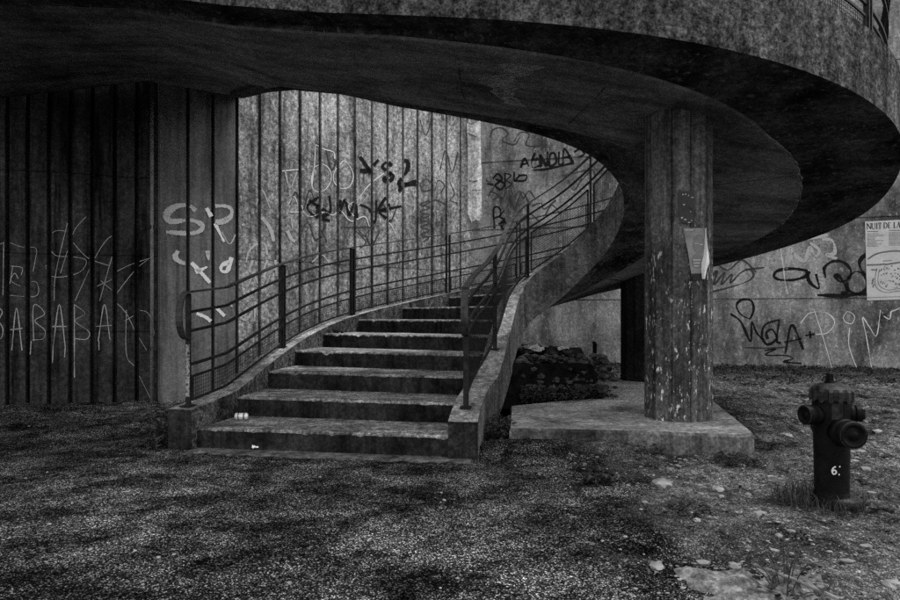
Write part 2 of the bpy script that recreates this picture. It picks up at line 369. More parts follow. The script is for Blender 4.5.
# ---------------------------------------------------------------- railings
def find_s(path, x, lo, hi):
    best = min(((abs(proj(path(lo+(hi-lo)*k/400))[0]-x), lo+(hi-lo)*k/400) for k in range(401)))
    return best[1]
HR = 1.05
def railing(path, bars, panel, posts, s0, s1, name):
    P = lambda s, h: path(s)+Vector((0, 0, h))
    N_ = int((s1-s0)*10); S = [s0+(s1-s0)*k/N_ for k in range(N_+1)]
    rail = MB(); rail.tube([P(s, HR) for s in S], 0, rect=(.03, .008))
    t = (path(s0+.1)-path(s0)); t.z *= .4; t.normalize()
    loop = [P(s0, HR)]+[P(s0, HR-.215)-t*(.13*math.sin(q)**.8)+Vector((0, 0, .215*math.cos(q))) for q in [math.pi*k/14 for k in range(1, 14)]]+[P(s0, HR-.43)]
    V = []; a = t.cross(Vector((0, 0, 1))).normalized()
    lp = []
    for k, p in enumerate(loop):
        tg = (loop[min(k+1, 14)]-loop[max(k-1, 0)]).normalized(); b_ = a.cross(tg).normalized()
        lp.append([p+a*.032+b_*.007, p-a*.032+b_*.007, p-a*.032-b_*.007, p+a*.032-b_*.007])
    rail.loft(lp)
    ro = rail.build('railing', M['railtop'], stair)
    if name == 'inner':
        mb = MB(); lq = [lp[k] for k in range(3, 12)]
        mb.add([q for a_, b_, c_, d_ in lq for q in (a_*.88+b_*.12+(a_-d_)*.15-t*.003, a_*.12+b_*.88+(a_-d_)*.15-t*.003)], [(2*k, 2*k+1, 2*k+3, 2*k+2) for k in range(8)])
        mb.build('torn_stickers', paint('torn sticker paper', .55, .5, 30), ro)
    else:
        mb = MB(); c = P(s0, .33)-t*.012; mb.box(c, t*.001, a*.02, Vector((0, 0, .24))); mb.build('marker_scrawl', paint('white marker', .4, .6, 34), ro)
    for h in bars:
        mb = MB(); mb.tube([P(s, h) for s in S], 0, rect=(.011, .013)); mb.build('rail_bar', M['rail'], ro)
    for j, (s, dbl) in enumerate(posts):
        t2 = path(s+.05)-path(s-.05); t2.z = 0; t2.normalize(); n2 = t2.cross(Vector((0, 0, 1)))
        mb = MB(); c = path(s)
        for dd in ((-.032, .032) if dbl else (0,)):
            q = c+t2*dd; mb.box(q+Vector((0, 0, (HR-.03-.1)/2)), t2*.009, n2*.024, Vector((0, 0, (HR+.1)/2)))
        mb.box(c+Vector((0, 0, .006-(0 if name == 'outer' else railR(s)-topR(s)))), t2*.06, n2*.05, Vector((0, 0, .006)))
        mb.build('post', M['rail'], ro)
    ps = [p[0] for p in posts]
    lo, hi = panel
    for a_, b_ in zip(ps[:-1], ps[1:]):
        L_ = (path(b_)-path(a_)).length; g = .055/L_*(b_-a_); a2, b2 = a_+g, b_-g
        k = max(4, int((b2-a2)*8)); U = [a2+(b2-a2)*q/k for q in range(k+1)]
        fr = MB()
        for h in (lo, hi): fr.tube([P(u, h) for u in U], 0, rect=(.008, .011))
        for u in (a2, b2): fr.tube([P(u, lo), P(u, hi)], 0, rect=(.011, .008))
        f_ = fr.build('mesh_panel', M['rail'], ro)
        w = MB(); step = .034
        nh = int((hi-lo)/step)
        for q in range(1, nh): w.tube([P(u, lo+(hi-lo)*q/nh) for u in U], .0026, 3, False)
        nv = int(L_/step)
        for q in range(1, nv):
            u = a2+(b2-a2)*q/nv; w.tube([P(u, lo), P(u, hi)], .0026, 3, False)
        w.v and f_.data and None
        o = w.build('wire_mesh', M['wire'], ro)
pathL = lambda s: V3(Lo(s, .12), topL(s))
def railR(s): return zs(s)+.069+float(np.interp(s, [.9, 1.6, 2.5, 3.5, 5, 7], [.08, .05, .02, -.02, -.02, 0]))
pathR = lambda s: V3(Ro(s, .12), railR(s))
pl = [find_s(pathL, x, .95, 9) for x in (188, 283, 352, 448)]
ur = find_s(pathL, 826, 15.5, 21)
step_ = (ur-pl[-1])/5
posts = [(pl[0], False)]+[(s, True) for s in pl[1:]]+[(pl[-1]+step_*k, True) for k in range(1, 6)]+[(ur+2.1, True), (ur+4.2, True), (ur+5.6, True)]
posts = [p for p in posts if p[0] < 25.9]
railing(pathL, (HR-.185, HR-.36, .38), (.05, .265), posts, pl[0], 25.9, 'outer')
pr_ = [find_s(pathR, x, .95, 4), find_s(pathR, 494, 2.5, 6.5), find_s(pathR, 528, 5, 9)] if False else [find_s(pathR, 466, .95, 3.2), find_s(pathR, 495, 2.2, 7), find_s(pathR, 528, 6, 9)]
print('posts L', posts, 'R', pr_)
posts = [(pr_[0], False), (pr_[1], False), (pr_[2], False)]+[(pr_[2]+k*3.7, False) for k in range(1, 6)]
posts = [p for p in posts if p[0] < 25.9]
railing(pathR, (HR-.17, HR-.36), (.06, .6), posts, pr_[0], 25.9, 'inner')

# ---------------------------------------------------------------- walls
def plane_hit(px, py, A, d, off=0):      # where the sight line of a photo pixel meets a vertical wall through A with direction d
    d = np.array(d)/np.linalg.norm(d); n = np.array([d[1], -d[0]]); A2 = np.array(A)+n*off
    rx = (px-450)/F; dist = (n@A2)/(n@np.array([rx, 1.0])); return Vector((rx*dist, dist, H+(YH-py)/F*dist))
def along(p, A, d):
    d = np.array(d)/np.linalg.norm(d); return float((np.array([p[0], p[1]])-np.array(A))@d)
def ribbed(name, A, d, t0, t1, grooves, ht, mat, gw=.05, gd=.1, thick=.35):
    d = np.array(d)/np.linalg.norm(d); n = np.array([d[1], -d[0]])
    prof = [(t0, 0)]
    for g in sorted(grooves):
        if t0+gw < g < t1-gw: prof += [(g-gw/2, 0), (g-gw/2+.008, -gd), (g+gw/2-.008, -gd), (g+gw/2, 0)]
    prof += [(t1, 0), (t1, -thick), (t0, -thick)]
    lo = [V3(np.array(A)+d*t+n*o, -.3) for t, o in prof]; hi = [V3(np.array(A)+d*t+n*o, ht) for t, o in prof]
    k = len(prof); V = lo+hi
    Fc = [(i, (i+1) % k, k+(i+1) % k, k+i) for i in range(k)]+[tuple(range(k)), tuple(range(k, 2*k))]
    return obj(name, V, Fc, mat)
A1, D1 = (-3.94, 8.15), (4.32, 3.35)
ribs1 = [162,188,213,237,259.5,280,300,320,338,355,372,387.6,403,417.6,432,446.4,460.5]
g1 = [along(plane_hit(x, 250, A1, D1), A1, D1) for x in ribs1]
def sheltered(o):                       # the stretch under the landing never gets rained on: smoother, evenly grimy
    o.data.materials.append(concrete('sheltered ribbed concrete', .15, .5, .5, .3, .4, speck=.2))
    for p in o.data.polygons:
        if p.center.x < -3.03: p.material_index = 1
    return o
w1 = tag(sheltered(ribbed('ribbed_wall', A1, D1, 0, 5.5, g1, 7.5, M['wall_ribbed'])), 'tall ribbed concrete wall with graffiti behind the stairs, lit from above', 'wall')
A0, D0 = (-4.02, 8.24), (-1.78, -.50)
ribs0 = [7.3,27.7,49,70.3,92.3,114.7,136.7]
g0 = [along(plane_hit(x, 250, A0, D0), A0, D0) for x in ribs0]
gp = (g0[0]-g0[-1])/6; g0 += [g0[0]+gp*k for k in range(1, 14)]
D0r = (1.78, .50); L0 = 6.2
A0r = tuple(np.array(A0)+np.array(D0)/np.linalg.norm(D0)*L0)
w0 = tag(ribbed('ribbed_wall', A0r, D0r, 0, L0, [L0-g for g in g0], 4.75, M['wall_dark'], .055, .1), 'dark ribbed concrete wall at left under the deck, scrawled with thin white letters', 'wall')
A2 = (.75, 14.07); D2 = (8.35, -1.94)
def wall2():
    d = np.array(D2)/np.linalg.norm(D2); n = np.array([d[1], -d[0]]); prof = [(-.3, 0)]
    for z in (1.567, 3.22, 4.80, 6.4, 8.0): prof += [(z-.022, 0), (z-.014, -.03), (z+.014, -.03), (z+.022, 0)]
    prof += [(9.6, 0), (9.6, -.35), (-.3, -.35)]
    a = [V3(np.array(A2)+d*-4.0+n*o, z) for z, o in prof]; b_ = [V3(np.array(A2)+d*16+n*o, z) for z, o in prof]
    k = len(prof); Fc = [(i, (i+1) % k, k+(i+1) % k, k+i) for i in range(k)]+[tuple(range(k)), tuple(range(k, 2*k))]
    return obj('retaining_wall', a+b_, Fc, M['wall_plain'])
w2 = tag(wall2(), 'smooth concrete retaining wall with horizontal joints across the back and right', 'wall')

# graffiti: worn paint lying on the wall face
def catmull(P, k=7):
    if len(P) < 3: return [tuple(np.array(P[0])*(1-t)+np.array(P[1])*t) for t in np.linspace(0, 1, 14)]
    P = [np.array(p, float) for p in P]; Q = [2*P[0]-P[1]]+P+[2*P[-1]-P[-2]]; out = []
    for i in range(1, len(Q)-2):
        for t in np.linspace(0, 1, k, endpoint=False):
            a, b_, c_, d_ = Q[i-1:i+3]
            out.append(.5*((2*b_)+(-a+c_)*t+(2*a-5*b_+4*c_-d_)*t*t+(-a+3*b_-3*c_+d_)*t**3))
    return out+[P[-1]]
def graffiti(wall, A, d, zoom, width, mat, strokes, grooves=(), sharp=False, off=.004, gw=.05):
    x0, y0, sc = zoom; V = []; Fc = []
    dn = np.array(d)/np.linalg.norm(d)
    for st in strokes:
        pts = [(x0+p[0]/sc, y0+p[1]/sc) for p in st]
        pts = [plane_hit(p[0], p[1], A, d, off) for p in pts]
        uv = [(along(p, A, d), p.z) for p in pts]
        uv = catmull(uv) if not sharp else [q for a, b_ in zip(uv[:-1], uv[1:]) for q in catmull([a, b_])]
        # resample fine so that the grooves can interrupt it
        fine = []
        for a, b_ in zip(uv[:-1], uv[1:]):
            L_ = math.dist(a, b_); k = max(1, int(L_/.008))
            fine += [np.array(a)*(1-q/k)+np.array(b_)*q/k for q in range(k)]
        fine.append(np.array(uv[-1])); prev = None
        for i, p in enumerate(fine):
            t = fine[min(i+1, len(fine)-1)]-fine[max(i-1, 0)]; L_ = np.linalg.norm(t)
            if L_ < 1e-6: continue
            t = t/L_; nn = np.array([-t[1], t[0]]); w = width/2*(.8+.7*noise.noise(Vector((p[0]*4, p[1]*4, 3)))+.3*noise.noise(Vector((p[0]*40, p[1]*40, 3))))
            if any(abs(p[0]-g) < gw/2 for g in grooves): prev = None; continue
            nv = np.array([dn[1], -dn[0]])*off
            q = [p+nn*w, p-nn*w]; base = len(V)
            for c_ in q:
                xy = np.array(A)+dn*c_[0]+nv; V.append((xy[0], xy[1], c_[1]))
            if prev is not None: Fc.append((prev, prev+1, base+1, base))
            prev = base
    o = obj('graffiti', V, Fc, mat, wall); return o
Z = (660, 220, 3.3333)
graffiti(w2, A2, D2, Z, .05, M['spray_black'], [[(235,312),(270,340),(302,405),(306,340),(322,375),(345,400)],[(300,330),(270,315),(255,285),(275,265),(305,270),(312,300),(300,332)],
  [(395,332),(350,350),(340,390),(360,415),(388,395),(375,365),(355,375),(360,397)],[(398,330),(390,398),(402,412)],[(418,445),(440,350),(478,432)],[(415,408),(472,395)],[(485,385),(515,380)],[(500,370),(502,395)],
  [(350,435),(385,430),(352,450),(420,452),(442,463),(412,473),(472,478)],[(480,484),(487,490)]])
graffiti(w2, A2, D2, Z, .04, M['spray_faint'], [[(285,425),(350,427),(425,424)],[(165,200),(190,170),(180,215),(215,175),(205,215),(240,180),(235,210),(270,175),(300,165),(312,185),(290,205),(230,225),(170,240)],[(285,165),(350,158)]])
graffiti(w2, A2, D2, Z, .02, M['spray_thin'], [[(512,295),(540,380),(575,500)],[(468,345),(500,310),(555,310),(582,340),(560,375),(520,382)],[(610,325),(625,305),(648,320),(640,345),(618,340),(610,325)],[(632,360),(630,420),(660,500),(680,508)],[(708,510),(690,400),(675,325),(700,360),(722,385),(735,300)],[(770,305),(785,300),(800,292)],[(745,320),(765,330),(770,305)],[(402,95),(410,150),(416,200),(425,248)]])
graffiti(w2, A2, D2, Z, .075, M['spray_grey'], [[(418,165),(440,115),(432,95),(416,160)],[(440,110),(480,135),(500,90),(515,135)],[(500,75),(530,100),(520,120),(498,112)],[(540,62),(575,70),(582,110),(555,115),(590,130)],[(460,70),(500,60),(560,50)]])
graffiti(w2, A2, D2, Z, .07, M['spray_black'], [[(490,168),(440,162),(395,168),(380,185),(395,198),(440,200),(480,190),(500,172)],[(488,165),(498,205),(530,228),(520,180)],[(552,192),(548,160),(575,138),(610,140),(635,165),(630,195),(600,205),(585,185),(600,190),(625,235),(605,246)],[(625,195),(650,172),(680,182),(692,220),(665,245),(630,235),(622,205)],[(692,108),(667,135),(668,160),(684,182)],[(525,250),(600,252),(690,246)]])
Z = (400, 80, 3.3333)
graffiti(w2, A2, D2, Z, .06, M['spray_black'], [[(402,292),(415,262),(430,288)],[(405,281),(428,277)],[(450,243),(440,268),(442,292),(466,285)],[(440,266),(460,262)],[(470,290),(468,250),(488,285),(492,238)],[(500,245),(498,285),(520,275),(515,245),(500,245)],[(530,238),(530,280),(548,276)],[(543,280),(548,228),(575,272)],[(540,258),(570,254)],[(580,240),(600,230),(615,245),(598,256)],[(440,300),(480,298),(520,290),(580,275)]], sharp=False)
graffiti(w2, A2, D2, Z, .04, M['spray_faint'], [[(300,192),(310,165),(340,160),(360,180),(340,200),(380,215),(400,190)],[(380,205),(400,175),(430,180),(420,215),(450,220),(490,215)],[(540,320),(580,310),(620,300)],[(600,340),(640,300),(650,320)],[(380,390),(400,370),(410,395),(430,370),(450,395)],[(440,420),(470,410),(480,430),(520,400)],[(300,370),(330,385),(310,400)]])
graffiti(w2, A2, D2, Z, .05, M['spray_black'], [[(310,330),(325,312),(340,330),(318,350),(335,365),(347,345),(318,330)],[(350,310),(352,360),(372,345),(355,335),(370,318),(350,310)],[(380,305),(382,335),(400,315)],[(380,336),(415,335),(422,318),(395,318)],[(315,495),(312,430),(330,425),(335,450),(315,460)],[(347,435),(332,455),(348,465),(330,482)],[(352,470),(338,490),(356,500)],[(290,345),(310,350)]])
Z = (240, 80, 3.3333)
graffiti(w1, A1, D1, Z, .018, M['spray_thin'], [[(128,308),(150,302),(215,297)],[(252,215),(248,280),(240,350)],[(252,215),(280,230),(312,240),(316,262)],[(248,290),(275,280),(300,300),(303,335),(280,368),(250,370),(238,340),(245,300)],[(345,268),(318,300),(312,335),(335,360),(365,355),(378,320),(365,285),(345,268)],[(165,440),(195,440)],[(160,415),(180,388),(192,412)],[(205,415),(215,445),(240,455),(280,440),(310,450),(335,435),(370,470),(415,455),(432,490)],[(480,310),(430,350),(395,395),(362,420),(380,455)],[(490,465),(508,490),(520,515)]], g1)
graffiti(w1, A1, D1, Z, .09, M['spray_black'], [[(400,255),(430,300),(445,332)],[(462,265),(430,300),(400,302)],[(490,270),(475,290),(502,312),(480,330),(495,338),(512,320),(490,300),(505,275)],[(540,265),(560,275),(555,305),(530,345),(560,350),(597,345)],[(530,372),(545,350),(590,335)]], g1)
graffiti(w1, A1, D1, Z, .055, M['spray_black'], [[(262,390),(225,420),(245,450),(300,470)],[(230,400),(260,420),(290,440)],[(265,395),(260,450),(300,440),(298,385)],[(335,400),(330,450),(350,400),(365,450),(385,395),(390,460)],[(400,415),(430,430),(450,475),(455,400)],[(460,430),(490,390),(495,430),(465,440),(500,470)],[(455,435),(500,428),(540,420)]], g1)
graffiti(w1, A1, D1, Z, .03, M['spray_faint'], [[(335,490),(390,492),(440,490)],[(385,500),(420,540),(400,560)],[(600,345),(625,330),(642,360),(610,370),(600,345)],[(650,370),(660,335),(682,350),(670,375)],[(632,400),(602,415),(632,425),(600,440),(632,450),(602,465),(632,475),(602,490),(632,500),(604,515),(630,525),(610,540)],[(700,340),(715,380),(700,400),(725,410)],[(395,500),(415,520),(430,500),(425,540)],[(270,500),(290,540)]], g1)
Z = (150, 180, 3.75)
graffiti(w1, A1, D1, Z, .075, M['spray_grey'], [[(172,115),(145,95),(95,100),(62,130),(80,155),(150,150),(195,168),(188,190),(150,200),(60,195)],[(228,150),(262,158),(300,140),(306,112),(285,98),(240,97)],[(420,140),(450,180),(465,230)],[(515,190),(530,220),(545,230)],[(105,265),(95,290),(120,310),(150,310)],[(215,265),(220,300)]], g1)
graffiti(w1, A1, D1, Z, .06, M['spray_white'], [[(212,105),(245,165),(278,232)],[(155,310),(185,340),(225,385)],[(215,325),(195,335),(170,345)],[(297,308),(270,320),(268,340),(290,340),(306,290)],[(175,500),(210,515),(228,530)],[(240,470),(280,510)]], g1)
graffiti(w1, A1, D1, Z, .04, M['spray_grey'], [[(360,500),(340,515),(362,525),(378,500)],[(395,455),(392,530)],[(300,465),(310,475)],[(345,170),(355,165)],[(360,310),(370,270),(400,240),(430,240),(440,280)],[(385,300),(375,340),(395,350)],[(420,350),(440,300)],[(470,300),(475,360)],[(530,130),(535,180)]], g1)
Z = (0, 200, 2.729)
gg0 = [-g for g in g0]
w0g = dict(wall=w0, A=A0, d=(1.78, .50))
for wd, mt, st in ((.012, 'spray_dim', [[(-8,290),(6,305),(-4,328)],[(-4,330),(8,352),(4,376),(-8,380)],[(32,410),(45,295),(60,410)],[(22,355),(62,350)],[(92,385),(92,288),(122,310),(95,330),(122,355),(118,378),(88,382)],[(85,385),(82,430)],[(145,400),(162,285),(178,400)],[(142,345),(182,345)],[(145,400),(143,445)],[(178,400),(176,430)],[(203,385),(203,285)],[(203,285),(232,310),(205,330),(243,360),(235,380),(203,378)],[(203,385),(203,485)],[(268,385),(285,285),(300,380)],[(262,345),(305,342)],[(270,385),(270,410)]]),
                   (.0085, 'spray_dim', [[(185,85),(150,85),(130,110),(150,150),(200,155),(235,165),(220,195),(170,210),(135,205),(125,180),(135,165)],[(190,40),(165,140),(150,215),(148,275)],[(235,45),(205,80),(190,120),(165,200)],[(320,90),(290,110),(258,160),(230,220),(205,275)],[(190,105),(230,150),(255,165),(300,180)],[(310,140),(290,210),(272,275)],[(265,235),(310,215)],[(275,220),(310,250)],[(318,195),(360,175),(420,155)],[(420,150),(370,190),(318,255)],[(318,280),(345,310),(370,360),(400,410)],[(345,300),(345,420),(370,460),(412,545)],[(375,300),(405,310),(420,360),(410,390)],[(340,330),(375,310)]]),
                   (.0085, 'spray_dim', [[(0,120),(20,115),(60,128),(98,132),(95,170),(90,195)],[(35,180),(25,240)],[(30,180),(60,185),(58,205)],[(50,215),(40,200),(30,220),(55,235)],[(20,260),(98,262),(100,225),(70,225)],[(10,115),(8,260)]])):
    graffiti(w0, A0, (1.78, .50), Z, wd, M[mt], st, gg0, off=.004, gw=.06)

Z = (0, 0, 1)
graffiti(w1, A1, D1, Z, .03, M['spray_faint'], [[(290,205),(296,192),(303,210),(310,190),(318,212)],[(326,150),(332,170),(340,150)],[(376,215),(384,205),(390,222),(398,204)],[(300,235),(308,222),(316,240),(326,224)],[(420,120),(426,135),(432,118)],[(440,170),(446,150),(452,172),(458,152)],[(424,205),(436,200),(448,206)],[(365,235),(372,245),(380,230)]], g1)
graffiti(w1, A1, D1, Z, .022, M['spray_grey'], [[(256,205),(262,190),(270,208)],[(285,170),(290,188),(297,172)],[(246,290),(254,276),(262,292),(270,275)],[(345,200),(356,206),(368,196)],[(312,262),(322,255),(330,264)],[(222,232),(230,244),(238,228)]], g1)
graffiti(w2, A2, D2, Z, .035, M['spray_faint'], [[(500,205),(508,190),(514,208),(522,192),(530,205)],[(486,180),(494,186),(488,196)],[(545,215),(552,205),(560,214)],[(715,262),(728,270),(742,260),(756,272)],[(735,240),(742,252),(752,240)],[(520,220),(530,214),(540,222)],[(568,180),(574,190),(582,178)]])
# downpipe in the corner
mb = MB(); mb.tube([(-3.99,8.03,-.05),(-3.99,8.03,4.35)], .022, 10); dp = mb.build('downpipe', plain('pipe grey', .16, .6, .2), None, True)
tag(dp, 'thin grey pipe running up the corner between the dark wall and the ribbed wall', 'pipe')
for z in (.77, 2.4): 
    mb = MB(); mb.box((-3.99,8.05,z), (.04,.03,0), (-.02,.03,0), (0,0,.025)); mb.build('pipe_clamp', M['rail'], dp)

# pale board on the free end of the ribbed wall
def PB(px, py): return plane_hit(px, py, (.38,11.36), (1,.1))
pts = [(467,123),(472,125),(480.5,120),(481,165),(482,172),(481.5,216),(479,221),(476,219.5),(471.5,222),(469.5,217),(467.6,213),(468,160)]
a = [PB(*p) for p in pts]; b_ = [p+Vector((-.0,.06,0)) for p in a]; k = len(a)
bd = obj('wall_board', a+b_, [tuple(range(k)), tuple(range(k, 2*k))]+[(i, (i+1) % k, k+(i+1) % k, k+i) for i in range(k)], M['board'])
tag(bd, 'long pale weathered board fixed upright to the end of the ribbed wall', 'board')
f3 = [PB(468,133), PB(481,128), PB(477,137)]; f3 = [p+Vector((0,-.03,0)) for p in f3]
obj('folded_edge', [f3[0], f3[1], f3[2]]+[p+Vector((0,.02,0)) for p in f3], [(0,1,2),(5,4,3),(0,3,4,1),(1,4,5,2),(2,5,3,0)], M['board'], bd)
mb = MB()
for (x, y, w) in ((469,181,3),(472.5,181.5,3),(475.5,181,2.2),(472,190,2),(475,190,2),(478,190,2)):
    p, q = PB(x, y), PB(x+w, y-.3); mb.tube([p+Vector((0,-.004,0)), q+Vector((0,-.004,0))], 0, rect=(.02,.003))
mb.build('lettering', M['spray_faint'], bd)

# ---------------------------------------------------------------- columns and plinth
def column(name, c, r, z0, z1, mat, label, n=14):
    V = []; zl = [z0, (z0+z1)/2, z1]
    ring = []
    for k in range(n):
        for e, rr in ((.03, r), (.97, r), (1.0, r-.014)):
            q = 2*math.pi*(k+e)/n; ring.append((c[0]+rr*math.cos(q), c[1]+rr*math.sin(q)))
    m_ = len(ring)
    for z in zl: V += [(x, y, z) for x, y in ring]
    Fc = [(i*m_+k, i*m_+(k+1) % m_, (i+1)*m_+(k+1) % m_, (i+1)*m_+k) for i in range(2) for k in range(m_)]+[tuple(range(m_)), tuple(range(2*m_, 3*m_))]
    return tag(obj(name, V, Fc, mat), label, 'column', 'columns under the staircase')
CC = np.array([2.29, 6.03]); CR = .325
column('concrete_column', CC, CR, .1, 3.2, M['column'], 'thick faceted concrete column in front with torn poster, standing on the slab', 12)
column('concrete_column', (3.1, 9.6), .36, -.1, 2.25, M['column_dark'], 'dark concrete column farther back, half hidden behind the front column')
# plinth
top = [(.55,5.44),(1.4,5.35),(2.45,5.15),(2.62,5.2),(2.66,5.33),(3.2,7.4),(3.5,9.9),(2.2,9.9),(2.02,7.55),(1.2,7.1),(.70,6.78)]
V = []; Fc = []; k = len(top)
for z, g in ((-.1, .02), (.165, .02), (.19, 0)):
    cx, cy = 2.0, 7.0
    for x, y in top:
        dd = math.hypot(x-cx, y-cy); V.append((x+(x-cx)/dd*g, y+(y-cy)/dd*g, z))
Fc = [(i*k+j, i*k+(j+1) % k, (i+1)*k+(j+1) % k, (i+1)*k+j) for i in range(2) for j in range(k)]+[tuple(range(k)), tuple(range(2*k, 3*k))]
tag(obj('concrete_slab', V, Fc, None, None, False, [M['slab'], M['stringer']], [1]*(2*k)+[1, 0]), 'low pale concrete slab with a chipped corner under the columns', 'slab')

# ---------------------------------------------------------------- ground
def gh(x, y):
    v = Vector((x, y, 0))
    h = .006*noise.noise(v*6)
    d = 1/(1+math.exp(-(x-1.5-.25*math.sin(y*2))*4))*1/(1+math.exp(-(y-1.2)*3))   # dirt on the right
    h += d*(.034*noise.fractal(v*2.2, 1, 2, 4)+.022*noise.noise(v*9)+.02*noise.noise(v*19))
    h += .10*math.exp(-((max(0, abs(x-.95)-.45)/.35)**2+((y-5.35)/.3)**2))
    h += .1*math.exp(-(((x-3.3)/.5)**2+((y-6.6)/1.2)**2))
    if x > 2.7: h += .12*min(1, max(0, (y-7)/4))                                    # rises a little towards the back wall
    l = 1/(1+math.exp(-(y-6.3)*4))*1/(1+math.exp((x+2.75)*5))                        # earth strip along the left wall
    h += l*(.05+.03*noise.fractal(v*2.5, 1, 2, 4)+.02*noise.noise(v*9))
    h -= .11*math.exp(-(((x-1.3)/.3)**2+((y-3.12)/.13)**2))                        # hollow
    return h
def axis(lo, hi, st, far):
    a = list(np.arange(lo, hi+1e-6, st)); o = st; x = a[0]; pre = []
    while x > -far: o *= 1.35; x -= o; pre.append(x)
    post = []; o = st; x = a[-1]
    while x < far: o *= 1.35; x += o; post.append(x)
    return pre[::-1]+a+post
gx = axis(-6.5, 9.5, .05, 250); gy = axis(1.6, 13.2, .05, 250)
V = [(x, y, gh(x, y) if (-8 < x < 12 and 0 < y < 16) else 0) for y in gy for x in gx]
w_ = len(gx); Fc = [(j*w_+i, j*w_+i+1, (j+1)*w_+i+1, (j+1)*w_+i) for j in range(len(gy)-1) for i in range(w_-1)]
go = kind(obj('ground', V, Fc, M['ground'], None, True), 'structure')
at = go.data.attributes.new('dirt', 'FLOAT', 'POINT'); dv = []
for v in go.data.vertices:
    x, y = v.co.x, v.co.y; e = noise.fractal(Vector((x*1.1, y*1.1, 4)), 1, 2, 4)
    dv.append(min(1, max(0, .5+(x-1.35+.9*e)*1.6))*min(1, max(0, .5+(y-2.6+1.1*e)*1.2)) if -8 < x < 12 else 1)
at.data.foreach_set('value', dv)
# concrete strip at the foot of the stairs
A_, B_ = Lo(.9, .0), Ro(.9, .2); t_ = (B_-A_)/np.linalg.norm(B_-A_); n_ = np.array([t_[1], -t_[0]])
V = []; Fc = []
K_ = 40
for k in range(K_+1):
    p = A_+(B_-A_)*k/K_; w = .12+.09*noise.noise(Vector((k*.5, 0, 0)))
    for z, o in ((-.05, w+.005), (.006, w), (.011, w-.03), (.014, -.1), (-.05, -.1)): V.append(V3(p+n_*o, z))
Fc = [(k*5+j, k*5+(j+1) % 5, (k+1)*5+(j+1) % 5, (k+1)*5+j) for k in range(K_) for j in range(5)]+[(0,1,2,3,4), tuple(range(K_*5, K_*5+5))]
kind(obj('pavement_edge', V, Fc, M['stringer']), 'structure')

def stone_mesh(mb, c, r, rng, flat=.6):
    ph = [(0,0,1)]+[(math.cos(a+o), math.sin(a+o), z) for z, o in ((.45, 0), (-.45, .5)) for a in [k*math.pi*2/5 for k in range(5)]]+[(0,0,-1)]
    V = []
    ax = rng.uniform(.6, 1.4); rot = rng.uniform(0, 6.3)
    for p in ph:
        f = r*rng.uniform(.75, 1.2); x, y, z = p[0]*f*ax, p[1]*f, p[2]*f*flat
        V.append((c[0]+x*math.cos(rot)-y*math.sin(rot), c[1]+x*math.sin(rot)+y*math.cos(rot), c[2]+z))
    Fc = [(0, 1+k, 1+(k+1) % 5) for k in range(5)]+[(1+k, 6+k, 1+(k+1) % 5) for k in range(5)]+[(1+(k+1) % 5, 6+k, 6+(k+1) % 5) for k in range(5)]+[(11, 6+(k+1) % 5, 6+k) for k in range(5)]
    mb.add(V, Fc)
rng = random.Random(3); gr = MB(); n = 0
def inside_block(x, y):
    if .4 < x < 2.75 and 5.1 < y < 8: return True
    return any(math.hypot(x-p[0], y-p[1]) < 1.25 for p in ()) or (-2.75 < x < .5 and y > 5.0)
while n < 11000:
    if rng.random() < .9:
        x = rng.uniform(.6, 7.5); y = 2.2+rng.random()**1.3*9; 
        dens = .15+.85/(1+math.exp(-(x-1.35)*3))
        dens *= max(.08, min(1, .55+1.6*noise.noise(Vector((x*.9, y*.9, 7)))))
    else:
        x = rng.uniform(-4.5, 2.5); y = rng.uniform(2.1, 8); dens = .3*max(.1, min(1, .5+1.5*noise.noise(Vector((x*.9, y*.9, 7)))))
    if inside_block(x, y) or rng.random() > dens: continue
    r = .003+.010*rng.random()**2.5+(rng.uniform(.006,.026) if rng.random() < .06 and x > 1.2 else 0)
    stone_mesh(gr, (x, y, gh(x, y)+r*.1), r, rng, .55); n += 1
kind(gr.build('gravel', M['stone']), 'stuff')

def leaf(mb, p, d, L_, w, rng):
    d = Vector(d).normalized(); s = d.cross(Vector((rng.uniform(-.4,.4), rng.uniform(-.4,.4), 1))).normalized(); u = s.cross(d)
    p = Vector(p); q = p+d*L_; m1 = p+d*L_*.4
    mb.add([p, m1+s*w+u*w*.3, q-u*L_*.15, m1-s*w+u*w*.3, m1-u*w*.1], [(0,1,4),(1,2,4),(2,3,4),(3,0,4)])
def weed(name, label, c, R, hgt, n, mat, rng, cat='weed', lw=.02, group='weeds growing out of the ground'):
    t = thing(name, label, cat, group); t.location = (c[0], c[1], c[2])
    lv = MB(); st = MB()
    for k in range(n):
        a = rng.uniform(0, 6.283); r = R*math.sqrt(rng.random()); h = hgt*rng.random()*(1-.5*(r/R)**2)
        p = (r*math.cos(a), r*math.sin(a), h)
        d = (math.cos(a)+rng.uniform(-.8,.8), math.sin(a)+rng.uniform(-.8,.8), rng.uniform(-.3,.7))
        leaf(lv, p, d, lw*rng.uniform(1.6, 3.4), lw*rng.uniform(.6, 1.2), rng)
        if k % 7 == 0: st.tube([(p[0]*.2, p[1]*.2, -.01), (p[0]*.6, p[1]*.6, h*.6), p], .003, 3, False)
    lv.build('leaves', mat, t); st.build('stems', M['twig'], t); return t
rng = random.Random(11)
def gp(px, py, z=0):
    d = (H-z)*F/(py-YH); return ((px-450)/F*d, d, z)
c = gp(503, 444); weed('leafy_weed', 'dark leafy weed growing where the right stair wall meets the slab', (c[0]-.02, c[1]+.03, 0), .17, .28, 420, M['leaf'], rng)
c = gp(492, 455); weed('leafy_weed', 'small low weed at the front right corner of the stairs', (c[0]+.02, c[1], 0), .07, .07, 60, M['leaf'], rng)
